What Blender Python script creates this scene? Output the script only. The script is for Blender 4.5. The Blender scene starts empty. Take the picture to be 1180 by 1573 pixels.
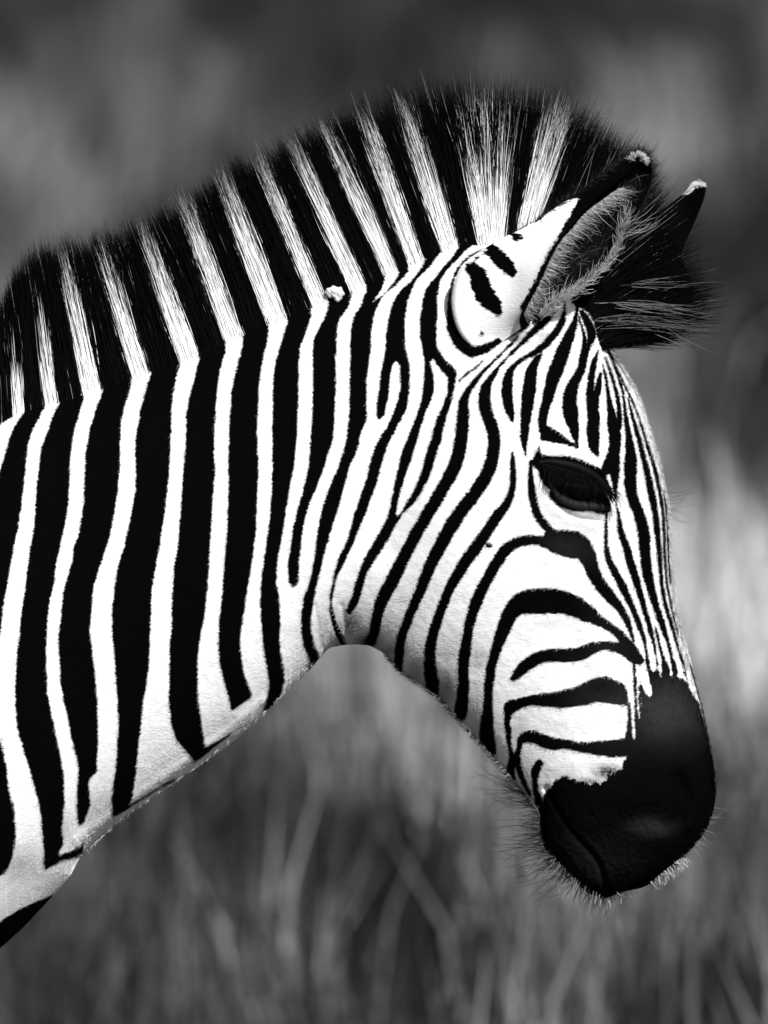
import bpy, bmesh, math, random
import numpy as np
from mathutils import Vector
random.seed(5)
rng = np.random.default_rng(11)
scene = bpy.context.scene
C = scene.collection

# ------------------------------------------------------------------ camera, sky, sun, exposure
W0, H0 = 1180.0, 1573.0
DIST, PITCH, ZC = 10.0, math.radians(6.0), 1.25
CAMZ = ZC + DIST * math.tan(PITCH)
FRAME_H = 0.85
FOCAL = 36.0 * (DIST / math.cos(PITCH)) / FRAME_H
cam = bpy.data.cameras.new('camera')
camo = bpy.data.objects.new('camera', cam)
C.objects.link(camo)
camo.location = (0, -DIST, CAMZ)
camo.rotation_euler = (math.pi / 2 - PITCH, 0, 0)
cam.sensor_fit = 'VERTICAL'
cam.sensor_height = 36.0
cam.lens = FOCAL
cam.clip_end = 3000
cam.dof.use_dof = True
cam.dof.focus_distance = DIST / math.cos(PITCH) - 0.06
cam.dof.aperture_fstop = 8.0
scene.camera = camo

SUN_EL, SUN_AZ = math.radians(38), math.radians(24)     # azimuth from straight behind the camera, towards the right
world = bpy.data.worlds.new('World')
scene.world = world
world.use_nodes = True
wn = world.node_tree.nodes
wl = world.node_tree.links
bg = wn['Background']
sky = wn.new('ShaderNodeTexSky')
sky.sky_type = 'NISHITA'
sky.sun_disc = False
sky.sun_elevation = SUN_EL
sky.sun_rotation = math.pi - SUN_AZ
grey = wn.new('ShaderNodeRGBToBW')                      # black and white film
wl.new(sky.outputs['Color'], grey.inputs['Color'])
wl.new(grey.outputs['Val'], bg.inputs['Color'])
bg.inputs['Strength'].default_value = 0.07
sd = bpy.data.lights.new('sun', 'SUN')
sd.energy = 4.2
sd.angle = math.radians(0.5)
sd.color = (1, 1, 1)
so = bpy.data.objects.new('sun', sd)
C.objects.link(so)
sdir = Vector((math.sin(SUN_AZ) * math.cos(SUN_EL), -math.cos(SUN_AZ) * math.cos(SUN_EL), math.sin(SUN_EL)))
so.rotation_euler = sdir.to_track_quat('Z', 'Y').to_euler()
vs = scene.view_settings
vs.view_transform = 'Standard'
vs.look = 'None'
vs.exposure = 0.44
vs.gamma = 1.0
vs.use_curve_mapping = False

# ------------------------------------------------------------------ helpers
K = FRAME_H / H0          # metres per unit of the tracing sheet at the zebra
def P(px, py, d):
    """sheet coordinates (the tracing of the animal in its own vertical plane) and depth in metres -> world"""
    px = np.asarray(px, float); py = np.asarray(py, float); d = np.asarray(d, float)
    u = (px - W0 / 2) / H0 * 36.0 / FOCAL
    v = -(py - H0 / 2) / H0 * 36.0 / FOCAL
    cy, sy = math.cos(PITCH), math.sin(PITCH)
    dx, dy, dz = u, cy + v * sy, -sy + v * cy
    t = (d + DIST) / dy
    return np.stack([dx * t, d + 0 * t, CAMZ + dz * t], -1)

def mesh_obj(name, verts, faces, mat, parent=None, smooth=True, attrs=None):
    me = bpy.data.meshes.new(name)
    verts = np.asarray(verts, np.float32)
    if isinstance(faces, np.ndarray):
        n, k = faces.shape
        me.vertices.add(len(verts)); me.vertices.foreach_set('co', verts.ravel())
        me.loops.add(n * k); me.loops.foreach_set('vertex_index', faces.ravel().astype(np.int32))
        me.polygons.add(n); me.polygons.foreach_set('loop_start', np.arange(0, n * k, k, dtype=np.int32))
        me.update(calc_edges=True)
    else:
        me.from_pydata([tuple(map(float, v)) for v in verts], [], faces)
        me.update()
    if attrs:
        for k_, v_ in attrs.items():
            a = me.attributes.new(k_, 'FLOAT', 'POINT')
            a.data.foreach_set('value', np.asarray(v_, np.float32).ravel())
    if smooth:
        me.polygons.foreach_set('use_smooth', np.ones(len(me.polygons), bool))
    me.materials.append(mat)
    o = bpy.data.objects.new(name, me)
    C.objects.link(o)
    if parent: o.parent = parent
    return o

def hair_obj(name, pts, radius, tone, mat, parent=None):
    """pts (n,k,3) strands, radius (n,k) or (k,), tone (n,k)"""
    n, k, _ = pts.shape
    hc = bpy.data.hair_curves.new(name)
    hc.add_curves([k] * n)
    hc.attributes['position'].data.foreach_set('vector', pts.astype(np.float32).ravel())
    r = np.broadcast_to(radius, (n, k)).astype(np.float32).ravel()
    ra = hc.attributes.get('radius') or hc.attributes.new('radius', 'FLOAT', 'POINT')
    ra.data.foreach_set('value', r)
    ta = hc.attributes.new('tone', 'FLOAT', 'POINT')
    ta.data.foreach_set('value', np.broadcast_to(tone, (n, k)).astype(np.float32).ravel())
    hc.materials.append(mat)
    o = bpy.data.objects.new(name, hc)
    C.objects.link(o)
    if parent: o.parent = parent
    return o

def tag(o, label=None, cat=None, kind=None, group=None):
    if label: o['label'] = label
    if cat: o['category'] = cat
    if kind: o['kind'] = kind
    if group: o['group'] = group
    return o

def newmat(name, rough=0.6, spec=0.3):
    m = bpy.data.materials.new(name)
    m.use_nodes = True
    b = m.node_tree.nodes['Principled BSDF']
    b.inputs['Roughness'].default_value = rough
    b.inputs['Specular IOR Level'].default_value = spec
    return m, m.node_tree.nodes, m.node_tree.links, b

def math_node(n, l, op, a, b=None, c=None, clamp=False):
    q = n.new('ShaderNodeMath'); q.operation = op; q.use_clamp = clamp
    for i, x in enumerate((a, b, c)):
        if x is None: continue
        if isinstance(x, (int, float)): q.inputs[i].default_value = x
        else: l.new(x, q.inputs[i])
    return q.outputs[0]

def vnoise(x, y, seed=0, oct=1):
    """value noise on arrays"""
    out = 0; amp = 1; tot = 0
    for o in range(oct):
        r = np.random.default_rng(seed + o * 7)
        T = r.random((64, 64))
        xi = np.floor(x).astype(int); yi = np.floor(y).astype(int)
        fx = x - xi; fy = y - yi
        fx = fx * fx * (3 - 2 * fx); fy = fy * fy * (3 - 2 * fy)
        g = lambda a, b: T[a % 64, b % 64]
        v = (g(xi, yi) * (1 - fx) + g(xi + 1, yi) * fx) * (1 - fy) + (g(xi, yi + 1) * (1 - fx) + g(xi + 1, yi + 1) * fx) * fy
        out = out + amp * v; tot += amp
        x = x * 2.03 + 3.1; y = y * 2.03 + 7.7; amp *= .5
    return out / tot

# ------------------------------------------------------------------ materials
BLACK, WHITE = 0.0010, 0.80
def coat_material():
    m, n, l, b = newmat('zebra_coat', 0.9, 0.02)
    at = n.new('ShaderNodeAttribute'); at.attribute_name = 'stripe'
    dt = n.new('ShaderNodeAttribute'); dt.attribute_name = 'smudge'
    dk = n.new('ShaderNodeAttribute'); dk.attribute_name = 'dark'
    tc = n.new('ShaderNodeTexCoord')
    mp = n.new('ShaderNodeMapping'); mp.inputs['Scale'].default_value = (260, 260, 900)
    mp.inputs['Rotation'].default_value = (0, .35, 0)
    l.new(tc.outputs['Object'], mp.inputs['Vector'])
    nz = n.new('ShaderNodeTexNoise'); nz.inputs['Scale'].default_value = 1.0; nz.inputs['Detail'].default_value = 2
    l.new(mp.outputs[0], nz.inputs['Vector'])
    j = math_node(n, l, 'MULTIPLY_ADD', nz.outputs['Fac'], 6.5, -3.25)
    n4 = n.new('ShaderNodeTexNoise'); n4.inputs['Scale'].default_value = 110; n4.inputs['Detail'].default_value = 2
    l.new(tc.outputs['Object'], n4.inputs['Vector'])
    j = math_node(n, l, 'ADD', j, math_node(n, l, 'MULTIPLY_ADD', n4.outputs['Fac'], 4.0, -2.0))
    s = math_node(n, l, 'ADD', math_node(n, l, 'SUBTRACT', at.outputs['Fac'], 0.7), j)
    f = math_node(n, l, 'MULTIPLY_ADD', s, 0.34, 0.5, clamp=True)      # 0 black .. 1 white
    # fine mottling of the white hair, soft grey smudges over it
    n2 = n.new('ShaderNodeTexNoise'); n2.inputs['Scale'].default_value = 420; n2.inputs['Detail'].default_value = 3
    l.new(tc.outputs['Object'], n2.inputs['Vector'])
    n3 = n.new('ShaderNodeTexNoise'); n3.inputs['Scale'].default_value = 28; n3.inputs['Detail'].default_value = 4
    l.new(tc.outputs['Object'], n3.inputs['Vector'])
    w1 = math_node(n, l, 'MULTIPLY_ADD', n2.outputs['Fac'], 0.16, 0.76)
    w2 = math_node(n, l, 'MULTIPLY_ADD', n3.outputs['Fac'], 0.26, 0.80)
    w = math_node(n, l, 'MULTIPLY', w1, w2)
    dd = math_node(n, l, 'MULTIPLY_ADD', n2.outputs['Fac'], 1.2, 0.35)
    smudge = math_node(n, l, 'MULTIPLY', dt.outputs['Fac'], dd, clamp=True)
    w = math_node(n, l, 'MULTIPLY', w, math_node(n, l, 'SUBTRACT', 1.0, smudge))
    bk = math_node(n, l, 'MULTIPLY_ADD', dk.outputs['Fac'], n3.outputs['Fac'], BLACK)
    bm = math_node(n, l, 'MULTIPLY_ADD', f, math_node(n, l, 'SUBTRACT', w, bk), bk)
    cm = n.new('ShaderNodeCombineColor')
    for i in range(3): l.new(bm, cm.inputs[i])
    l.new(cm.outputs[0], b.inputs['Base Color'])
    bp = n.new('ShaderNodeBump'); bp.inputs['Strength'].default_value = .35; bp.inputs['Distance'].default_value = .0012
    l.new(nz.outputs['Fac'], bp.inputs['Height'])
    l.new(bp.outputs[0], b.inputs['Normal'])
    return m
def hair_material(name, rough=.7, spec=.03):
    m, n, l, b = newmat(name, rough, spec)
    at = n.new('ShaderNodeAttribute'); at.attribute_name = 'tone'
    cm = n.new('ShaderNodeCombineColor')
    for i in range(3): l.new(at.outputs['Fac'], cm.inputs[i])
    l.new(cm.outputs[0], b.inputs['Base Color'])
    return m
COAT = coat_material()
HAIR = hair_material('zebra_hair')
def plain(name, v, rough=.6, spec=.3, nscale=None, namt=.3, bump=0):
    m, n, l, b = newmat(name, rough, spec)
    b.inputs['Base Color'].default_value = (v, v, v, 1)
    if nscale:
        tc = n.new('ShaderNodeTexCoord')
        nz = n.new('ShaderNodeTexNoise'); nz.inputs['Scale'].default_value = nscale; nz.inputs['Detail'].default_value = 4
        l.new(tc.outputs['Object'], nz.inputs['Vector'])
        f = math_node(n, l, 'MULTIPLY_ADD', nz.outputs['Fac'], 2 * v * namt, v * (1 - namt))
        cm = n.new('ShaderNodeCombineColor')
        for i in range(3): l.new(f, cm.inputs[i])
        l.new(cm.outputs[0], b.inputs['Base Color'])
        if bump:
            bp = n.new('ShaderNodeBump'); bp.inputs['Strength'].default_value = .6; bp.inputs['Distance'].default_value = bump
            l.new(nz.outputs['Fac'], bp.inputs['Height']); l.new(bp.outputs[0], b.inputs['Normal'])
    return m
SKIN = plain('black_skin', .002, .6, .08, 900, .4, .0006)
EYE = plain('eye_dark', .0015, .12, .25)
BURR = plain('burr_pale', .62, .8, .1, 300, .35, .002)

# ------------------------------------------------------------------ coat pattern (the animal's own markings)
def chaikin(p, closed, it=2):
    p = np.asarray(p, float)
    for _ in range(it):
        if closed:
            q = np.roll(p, -1, 0)
            p = np.stack([.75 * p + .25 * q, .25 * p + .75 * q], 1).reshape(-1, p.shape[1])
        else:
            a, q = p[:-1], p[1:]
            m = np.stack([.75 * a + .25 * q, .25 * a + .75 * q], 1).reshape(-1, p.shape[1])
            p = np.vstack([p[:1], m, p[-1:]])
    return p

def sd_poly(x, y, poly):
    d = np.full(x.shape, 1e9); ins = np.zeros(x.shape, bool)
    q = np.roll(poly, -1, 0)
    for (ax, ay), (bx, by) in zip(poly, q):
        ex, ey = bx - ax, by - ay
        L = ex * ex + ey * ey
        if L < 1e-9: continue
        t = np.clip(((x - ax) * ex + (y - ay) * ey) / L, 0, 1)
        dd = (x - ax - t * ex) ** 2 + (y - ay - t * ey) ** 2
        np.minimum(d, dd, out=d)
        c = ((ay > y) != (by > y))
        if ey != 0:
            ins ^= c & (x < ex * (y - ay) / ey + ax)
    d = np.sqrt(d)
    return np.where(ins, -d, d)

def sd_stroke(x, y, s):
    d = np.full(x.shape, 1e9)
    for a, b in zip(s[:-1], s[1:]):
        ex, ey = b[0] - a[0], b[1] - a[1]
        L = ex * ex + ey * ey
        if L < 1e-9: continue
        t = np.clip(((x - a[0]) * ex + (y - a[1]) * ey) / L, 0, 1)
        dd = np.sqrt((x - a[0] - t * ex) ** 2 + (y - a[1] - t * ey) ** 2) - (a[2] + t * (b[2] - a[2])) / 2
        np.minimum(d, dd, out=d)
    return d

MARG = 9.0
def pattern(x, y, ops):
    """signed distance to black: negative inside black, positive in white, clipped"""
    shp = x.shape
    x = x.ravel(); y = y.ravel()
    D = np.full(x.shape, MARG)
    for op in ops:
        kind, pts = op[0], np.asarray(op[1], float)
        if kind in ('b', 'w'):          # keep the corners of the traced edges fairly tight
            q_ = np.roll(pts, -1, 0)
            pts = np.stack([pts, pts * .62 + q_ * .38, pts * .38 + q_ * .62], 1).reshape(-1, 2)
        p = chaikin(pts, kind in ('b', 'w'), 2)
        ex = MARG + (p[:, 2].max() / 2 if p.shape[1] > 2 else 0)
        m = np.where((x > p[:, 0].min() - ex) & (x < p[:, 0].max() + ex) & (y > p[:, 1].min() - ex) & (y < p[:, 1].max() + ex))[0]
        if not len(m): continue
        xs, ys = x[m], y[m]
        d = sd_poly(xs, ys, p[:, :2]) if kind in ('b', 'w') else sd_stroke(xs, ys, p)
        d = np.clip(d, -MARG, MARG)
        if kind in ('b', 's'): D[m] = np.minimum(D[m], d)
        else: D[m] = np.maximum(D[m], -d)
    return D.reshape(shp)

# edges of the white neck stripes, crest to throat
WL, WR = {}, {}
WL[0] = [(20,570),(24,605),(20,632),(0,652),(-20,690),(-32,760),(-40,900),(-40,1100),(-60,1300),(-60,1450)]
WR[0] = [(36,570),(40,600),(40,629),(20,659),(7,700),(-4,740),(-15,790),(-22,900),(-20,1100),(-10,1250),(-10,1350)]
WL[1] = [(66,580),(69,605),(69,625),(51,659),(44,678),(40,712),(36,753),(29,803),(20,851),(14,881),(7,922),(3,956),(-2,983),(-6,1040),(-6,1110),(0,1139),(7,1169),(15,1210),(22,1244),(24,1295),(17,1329),(0,1349),(-20,1360)]
WR[1] = [(87,580),(91,605),(92,619),(80,642),(70,673),(64,688),(61,712),(56,753),(53,803),(49,830),(42,871),(39,905),(33,939),(31,966),(27,1000),(24,1044),(24,1078),(27,1119),(41,1166),(54,1210),(63,1247),(67,1292),(69,1336)]
WL[2] = [(122,570),(128,598),(129,612),(120,642),(112,670),(107,712),(107,746),(103,790),(93,834),(85,871),(84,892),(76,925),(73,956),(71,1000),(72,1061),(80,1102),(90,1146),(98,1190),(99,1231),(95,1273),(98,1295),(90,1308),(93,1315),(112,1306),(132,1292)]
WR[2] = [(154,570),(159,596),(158,603),(147,629),(137,666),(132,695),(130,736),(129,769),(122,817),(115,837),(110,868),(98,905),(95,939),(90,980),(91,1000),(93,1051),(102,1092),(110,1132),(121,1176),(120,1210),(118,1244),(121,1268)]
WL[3] = [(194,545),(201,580),(202,592),(193,619),(186,649),(184,690),(185,715),(181,753),(175,793),(166,834),(154,868),(144,898),(141,932),(138,969),(142,1000),(146,1034),(149,1075),(151,1125),(149,1163),(149,1185),(136,1198),(139,1237),(129,1264)]
WR[3] = [(226,545),(233,573),(224,598),(215,636),(209,673),(208,692),(209,736),(207,763),(200,800),(192,837),(180,875),(176,905),(172,942),(173,973),(176,1000),(179,1051),(183,1105),(180,1159),(175,1203),(172,1231),(174,1256)]
WL[4] = [(270,520),(277,555),(269,588),(264,622),(262,673),(262,702),(259,736),(253,790),(247,830),(241,861),(234,898),(232,932),(230,1000),(227,1041),(220,1081),(215,1125),(211,1166),(207,1203),(203,1227),(198,1238),(215,1228),(250,1207)]
WR[4] = [(298,520),(307,551),(300,578),(292,605),(286,639),(286,681),(283,712),(280,753),(276,803),(274,837),(268,871),(265,912),(264,959),(261,1000),(260,1085),(264,1112),(271,1136),(288,1156),(300,1171)]
WL[5] = [(338,500),(347,537),(339,564),(334,595),(331,640),(328,695),(331,725),(327,763),(324,820),(322,854),(319,898),(315,939),(308,976),(305,1000),(303,1034),(304,1075),(310,1112),(315,1148),(330,1142),(359,1124)]
WR[5] = [(367,490),(375,519),(369,546),(361,573),(356,600),(353,644),(351,702),(351,753),(349,810),(346,858),(342,905),(337,959),(336,1000),(337,1015),(344,1046),(353,1076),(356,1092)]
WL[6] = [(405,470),(414,508),(407,539),(401,566),(398,600),(395,650),(397,719),(395,759),(394,803),(391,837),(385,878),(379,912),(373,949),(369,976),(370,1000),(371,1012),(376,1042),(389,1069)]
WR[6] = [(433,460),(442,491),(440,503),(432,525),(424,553),(420,583),(419,617),(419,668),(419,719),(417,763),(414,803),(410,834),(405,864),(401,898),(400,939),(403,973),(406,1000),(410,1025),(415,1056),(406,1092),(404,1104)]
WL[7] = [(470,440),(479,485),(469,512),(461,532),(459,566),(458,620),(456,668),(453,708),(446,746),(439,786),(434,817),(427,858),(424,895),(429,919),(431,956),(429,985),(431,1002),(436,1025),(437,1046),(431,1075)]
WR[7] = [(497,440),(505,468),(503,481),(492,502),(483,519),(481,546),(481,620),(478,664),(475,712),(468,746),(458,780),(451,810),(446,844),(442,875),(444,895),(449,901)]
WL[8] = [(530,410),(541,448),(537,468),(520,492),(517,512),(516,556),(515,627),(512,671),(503,702),(493,732),(481,759),(473,780),(466,807),(463,837),(459,864),(458,892),(455,899)]
WR[8] = [(556,410),(564,444),(554,471),(542,488),(539,512),(538,556),(537,627),(534,668),(527,698),(517,725),(503,756),(495,783),(488,817),(485,844),(481,871),(475,898),(466,919),(464,946),(464,973),(468,992),(475,1012),(479,1028)]
WL[9] = [(628,417),(612,434),(588,454),(576,478),(571,505),(569,546),(563,583),(563,644),(554,668),(547,695),(534,725),(527,753),(519,783),(508,817),(498,851),(490,885),(483,915),(478,946),(478,966),(483,990),(492,1006)]
WR9 = [(646,375),(654,403),(639,424),(615,447),(602,468),(595,498),(592,539),(586,573),(580,610),(579,637),(582,645),(591,637),(595,617),(598,598),(600,573),(603,560),(608,555),(615,562),(615,600),(605,634),(592,661),(576,685),(568,715),(561,742),(549,776),(539,810),(534,831),(520,858),(512,888),(507,915),(507,942),(514,969),(522,990)]
WL10 = [(668,350),(678,383),(666,403),(639,430),(627,458),(622,488),(622,528),(629,561),(629,599),(625,625),(615,647),(598,678),(588,705),(580,739),(568,769),(558,797),(546,827),(534,854),(520,881),(512,908),(510,932),(517,959),(526,975),(534,992)]
WR10 = [(697,345),(707,378),(697,393),(681,411),(666,429),(655,444),(650,462),(646,487),(645,513),(650,538),(652,553),(652,584),(648,614),(639,641),(627,671),(615,705),(608,736),(603,763),(595,797),(578,827),(561,854),(549,888),(541,915),(532,939)]
RR11 = [(538,944),(551,925),(556,905),(564,881),(578,858),(595,830),(608,806),(620,788),(638,770),(648,755),(661,730),(669,702),(678,674),(683,648),(692,622),(698,594),(702,571),(694,561),(684,553),(671,533),(670,508),(672,482),(672,452),(676,431),(686,414),(704,396),(719,381),(735,368),(728,330)]
def band(a, b): return list(a) + list(reversed(b))
OPS = []
OPS.append(('b', band(WL[0], [(-400,560),(-300,900),(-400,1400)])))
for i in range(8):
    OPS.append(('b', band(WR[i], WL[i + 1])))
B8 = band(WR[8], WL[9] + [])
OPS.append(('b', band(WR[8], [(620,375),(628,417)] + WL[9][1:])))
OPS.append(('w', [(585,385),(604,385),(613,417),(606,433),(590,452),(571,466),(586,445),(592,428)]))
OPS.append(('b', band(WR9, WL10)))
OPS.append(('b', band(WR10, list(reversed(RR11)))))
OPS.append(('w', [(661,556),(666,551),(676,566),(688,581),(688,604),(681,623),(671,643),(664,669),(655,697),(647,727),(638,750),(625,773),(612,793),(608,791),(610,775),(615,753),(623,730),(633,702),(642,671),(652,638),(661,618),(667,600),(667,579)]))
S = lambda *p: OPS.append(('s', p))
# ---- chest, far lower left
OPS.append(('b', [(69,1336),(67,1320),(93,1313),(112,1306),(124,1301),(130,1296),(127,1310),(118,1316),(95,1322)]))
OPS.append(('b', [(-60,1460),(-20,1432),(20,1402),(50,1388),(84,1374),(60,1420),(0,1475),(-60,1520)]))
S((250,1207,2),(262,1201,3),(270,1196,1))
# ---- cheek and jaw stripes
S((744,551,1),(735,562,3),(717,574,3),(706,585,2))
S((795,518,2),(780,534,4),(763,551,4),(742,571,5),(725,592,9),(714,609,11),(712,623,16),(711,651,19),(709,676,20),(704,702,20),(694,727,20),(679,753,19),(664,778,19),(646,808,18),(631,836,18),(615,867,19),(598,902,20),(584,927,18),(578,953,15),(575,973,14),(569,986,17))
S((856,470,3),(848,480,10),(829,500,13),(811,518,8),(788,540,4),(768,561,5),(757,577,9),(745,597,17),(744,620,19),(750,641,19),(758,661,19),(760,684,19),(756,709,20),(747,732,20),(732,755,20),(714,778,20),(697,801,21),(684,824,20),(671,849,19),(658,875,18),(648,902,16),(639,922,14),(626,953,14),(617,978,13),(613,1003,14),(611,1029,14))
S((868,462,3),(867,480,6),(864,494,10),(854,512,12),(838,530,11),(819,543,8),(800,553,6),(786,566,10),(780,580,15),(779,605,17),(782,625,17),(786,640,9),(788,648,2))
S((832,543,4),(820,559,14),(815,580,20),(811,615,20),(807,650,14),(805,679,11),(808,700,2))
S((787,695,3),(788,707,7),(789,732,10),(786,758,10),(778,775,13),(763,793,17),(750,814,17),(735,836,18),(722,853,19),(707,876,17),(692,902,15),(681,927,14),(672,953,14),(664,978,16),(660,1003,17),(661,1029,19),(664,1049,22),(668,1068,12))
S((748,838,4),(753,838,8),(754,838,4))
S((816,708,4),(815,725,7),(817,753,12),(821,778,12),(829,798,12),(846,816,12),(860,826,14))
S((855,838,20),(841,830,15),(829,830,14),(810,829,15),(797,832,15),(779,841,18),(763,864,17),(751,886,16),(738,909,18),(728,935,17),(720,963,14),(716,991,16),(711,1024,17),(713,1054,17),(710,1075,18),(707,1097,20))
OPS.append(('b', [(836,808),(851,814),(871,815),(889,817),(902,825),(912,841),(917,861),(925,886),(942,907),(958,930),(967,948),(971,964),(975,986),(973,990),(966,970),(958,954),(947,937),(930,921),(914,903),(904,887),(897,870),(886,857),(874,857),(856,852),(838,843),(826,838),(838,826)]))
# ---- arch and muzzle side stripes
S((752,1152,20),(748,1134,24),(748,1112,20),(750,1090,15),(750,1068,13),(751,1047,14),(755,1022,14),(762,997,15),(771,974,20),(779,951,22),(790,933,28),(807,924,36),(827,924,40),(858,923,37),(883,931,33),(901,941,27),(916,951,17),(934,961,13),(949,972,13),(959,984,14),(968,997,22),(975,1010,20))
S((789,1042,10),(802,1027,18),(822,1012,20),(842,1006,19),(865,1007,21),(888,1006,22),(911,995,17),(929,991,14),(947,994,14),(964,1000,20),(975,1009,20),(982,1014,14))
OPS.append(('b', [(774,1082),(784,1075),(797,1073),(820,1067),(842,1065),(858,1062),(883,1055),(903,1047),(916,1041),(932,1039),(945,1045),(960,1052),(964,1065),(966,1085),(960,1084),(940,1080),(915,1079),(898,1083),(875,1086),(856,1088),(838,1085),(815,1084),(800,1087),(786,1098),(783,1112),(785,1140),(780,1140),(775,1118)]))
S((781,1120,10),(782,1145,6),(786,1160,8),(789,1168,14),(783,1182,13),(789,1199,6))
S((802,1136,12),(812,1130,18),(827,1135,20),(847,1143,20),(873,1144,14),(898,1149,15),(921,1150,24),(944,1150,28),(966,1148,28))
S((800,1136,10),(797,1150,6),(794,1160,8),(795,1172,9),(799,1187,9),(805,1203,7),(814,1220,5))
S((832,1176,4),(829,1171,12),(823,1182,13),(821,1198,8),(823,1216,8),(828,1232,14))
S((966,1080,4),(968,1110,5),(966,1140,14))
S((975,1010,6),(974,1030,3),(976,1060,3),(977,1090,4),(982,1130,12))
# ---- muzzle
OPS.append(('b', [(983,1100),(985,1075),(981,1055),(986,1045),(990,1066),(1000,1070),(1003,1064),(998,1040),(994,1022),(1000,1028),(1005,1031),(1012,1025),(1014,1042),(1018,1024),(1024,1022),(1031,1036),(1037,1026),(1042,1040),(1051,1045),(1056,1044),(1063,1066),(1073,1080),(1080,1102),(1088,1120),(1140,1110),(1180,1300),(1100,1440),(860,1440),(790,1330),(812,1262),(829,1238),(836,1222),(846,1208),(858,1196),(870,1192),(884,1199),(903,1205),(926,1203),(934,1190),(952,1184),(962,1166),(966,1148),(976,1134)]))
S((985,1046,2),(983,1070,3),(984,1092,6))
# ---- nose, long thin stripes
S((932,787,3),(931,813,3),(931,843,7),(935,861,10),(945,879,12),(957,902,12),(970,930,10),(982,960,9),(989,981,6),(993,998,3),(995,1020,4),(1000,1034,6))
S((942,700,20),(944,722,18),(945,745,8),(946,772,2),(951,792,4),(953,815,9),(963,843,12),(970,869,12),(980,900,11),(990,936,8),(998,962,8),(1003,981,6),(1006,998,2.5),(1010,1022,3))
S((1007,963,2),(1011,981,5),(1015,998,4),(1019,1012,6),(1022,1024,10))
S((958,610,3),(961,640,6),(966,668,10),(969,701,18),(968,734,20),(970,762,16),(981,787,17),(989,815,18),(991,846,17),(993,874,16),(999,900,13),(1005,922,11),(1013,948,10),(1022,972,7),(1029,998,4.5),(1035,1022,5),(1038,1035,8))
S((965,612,2.5),(972,641,4),(980,668,7),(988,701,8),(996,734,10),(1001,759,11),(1007,790,9),(1011,828,8),(1014,866,6),(1017,900,5),(1021,926,6),(1029,950,6),(1037,979,4),(1044,1004,3),(1051,1022,2.5),(1056,1044,3))
S((974,622,2),(982,645,3),(991,672,4),(1000,700,5),(1008,728,5),(1014,757,5),(1019,790,4),(1021,841,3.5),(1023,890,2.5),(1032,936,2),(1041,975,1.2))
S((1020,752,2.5),(1026,803,2.5),(1027,853,2.5),(1030,895,1.5))
# ---- forehead
S((888,470,3),(885,488,6),(879,508,14),(866,536,20),(858,559,23),(848,585,20),(841,613,16),(834,638,14),(833,658,13),(836,668,10))
OPS.append(('b', [(829,672),(830,652),(840,652),(846,656),(861,666),(876,677),(886,682),(887,690),(858,682),(831,676)]))
S((888,484,3),(893,500,3),(898,516,5),(899,534,12),(895,559,13),(889,577,14),(879,592,18),(874,615,22),(876,633,24),(881,653,17),(885,674,9),(887,686,5))
S((894,480,8),(906,500,14),(910,515,14),(904,530,8),(900,548,6))
S((919,539,3),(912,559,10),(908,582,10),(907,603,13),(910,626,18),(912,648,20),(911,674,20),(914,690,14),(918,699,5))
S((922,575,5),(919,595,10),(914,612,14),(912,626,16))
S((926,560,2),(931,580,4),(934,600,6),(938,628,10),(942,653,18),(946,674,20),(943,697,17),(937,714,22),(930,724,14))
S((929,548,2),(938,570,4),(946,600,5),(951,622,7),(952,645,8),(948,668,10))
S((932,535,2),(944,560,3.5),(954,590,4),(959,612,3))
S((938,545,1.5),(952,578,3),(964,600,3),(976,628,2.5))
OPS.append(('b', [(866,436),(874,458),(884,470),(897,474),(908,486),(914,500),(922,516),(934,521),(945,505),(930,470),(900,400),(870,380)]))
# ---- eye surround
OPS.append(('b', [(812,712),(822,702),(829,684),(832,696),(851,700),(871,700),(894,704),(909,712),(920,719),(930,722),(934,738),(940,752),(943,767),(941,783),(932,788),(920,790),(907,785),(884,786),(861,779),(843,764),(845,752),(834,742),(828,726),(820,716)]))
OPS.append(('w', [(829,677),(845,679),(868,683),(889,689),(903,691),(914,699),(925,708),(924,716),(918,718),(905,713),(888,704),(868,700),(850,700),(832,699),(829,688)]))
OPS.append(('w', [(925,742),(931,745),(936,752),(940,762),(944,772),(944,786),(941,793),(936,790),(938,780),(937,768),(931,755),(925,748)]))
# ---- crescent round the ear root
S((745,383,3),(724,391,3),(705,409,4),(696,430,4),(690,455,5),(692,480,10),(695,500,19),(703,520,20),(715,535,20),(727,541,17),(746,536,14),(763,526,9),(783,512,8),(800,505,8),(812,499,4))

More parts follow.
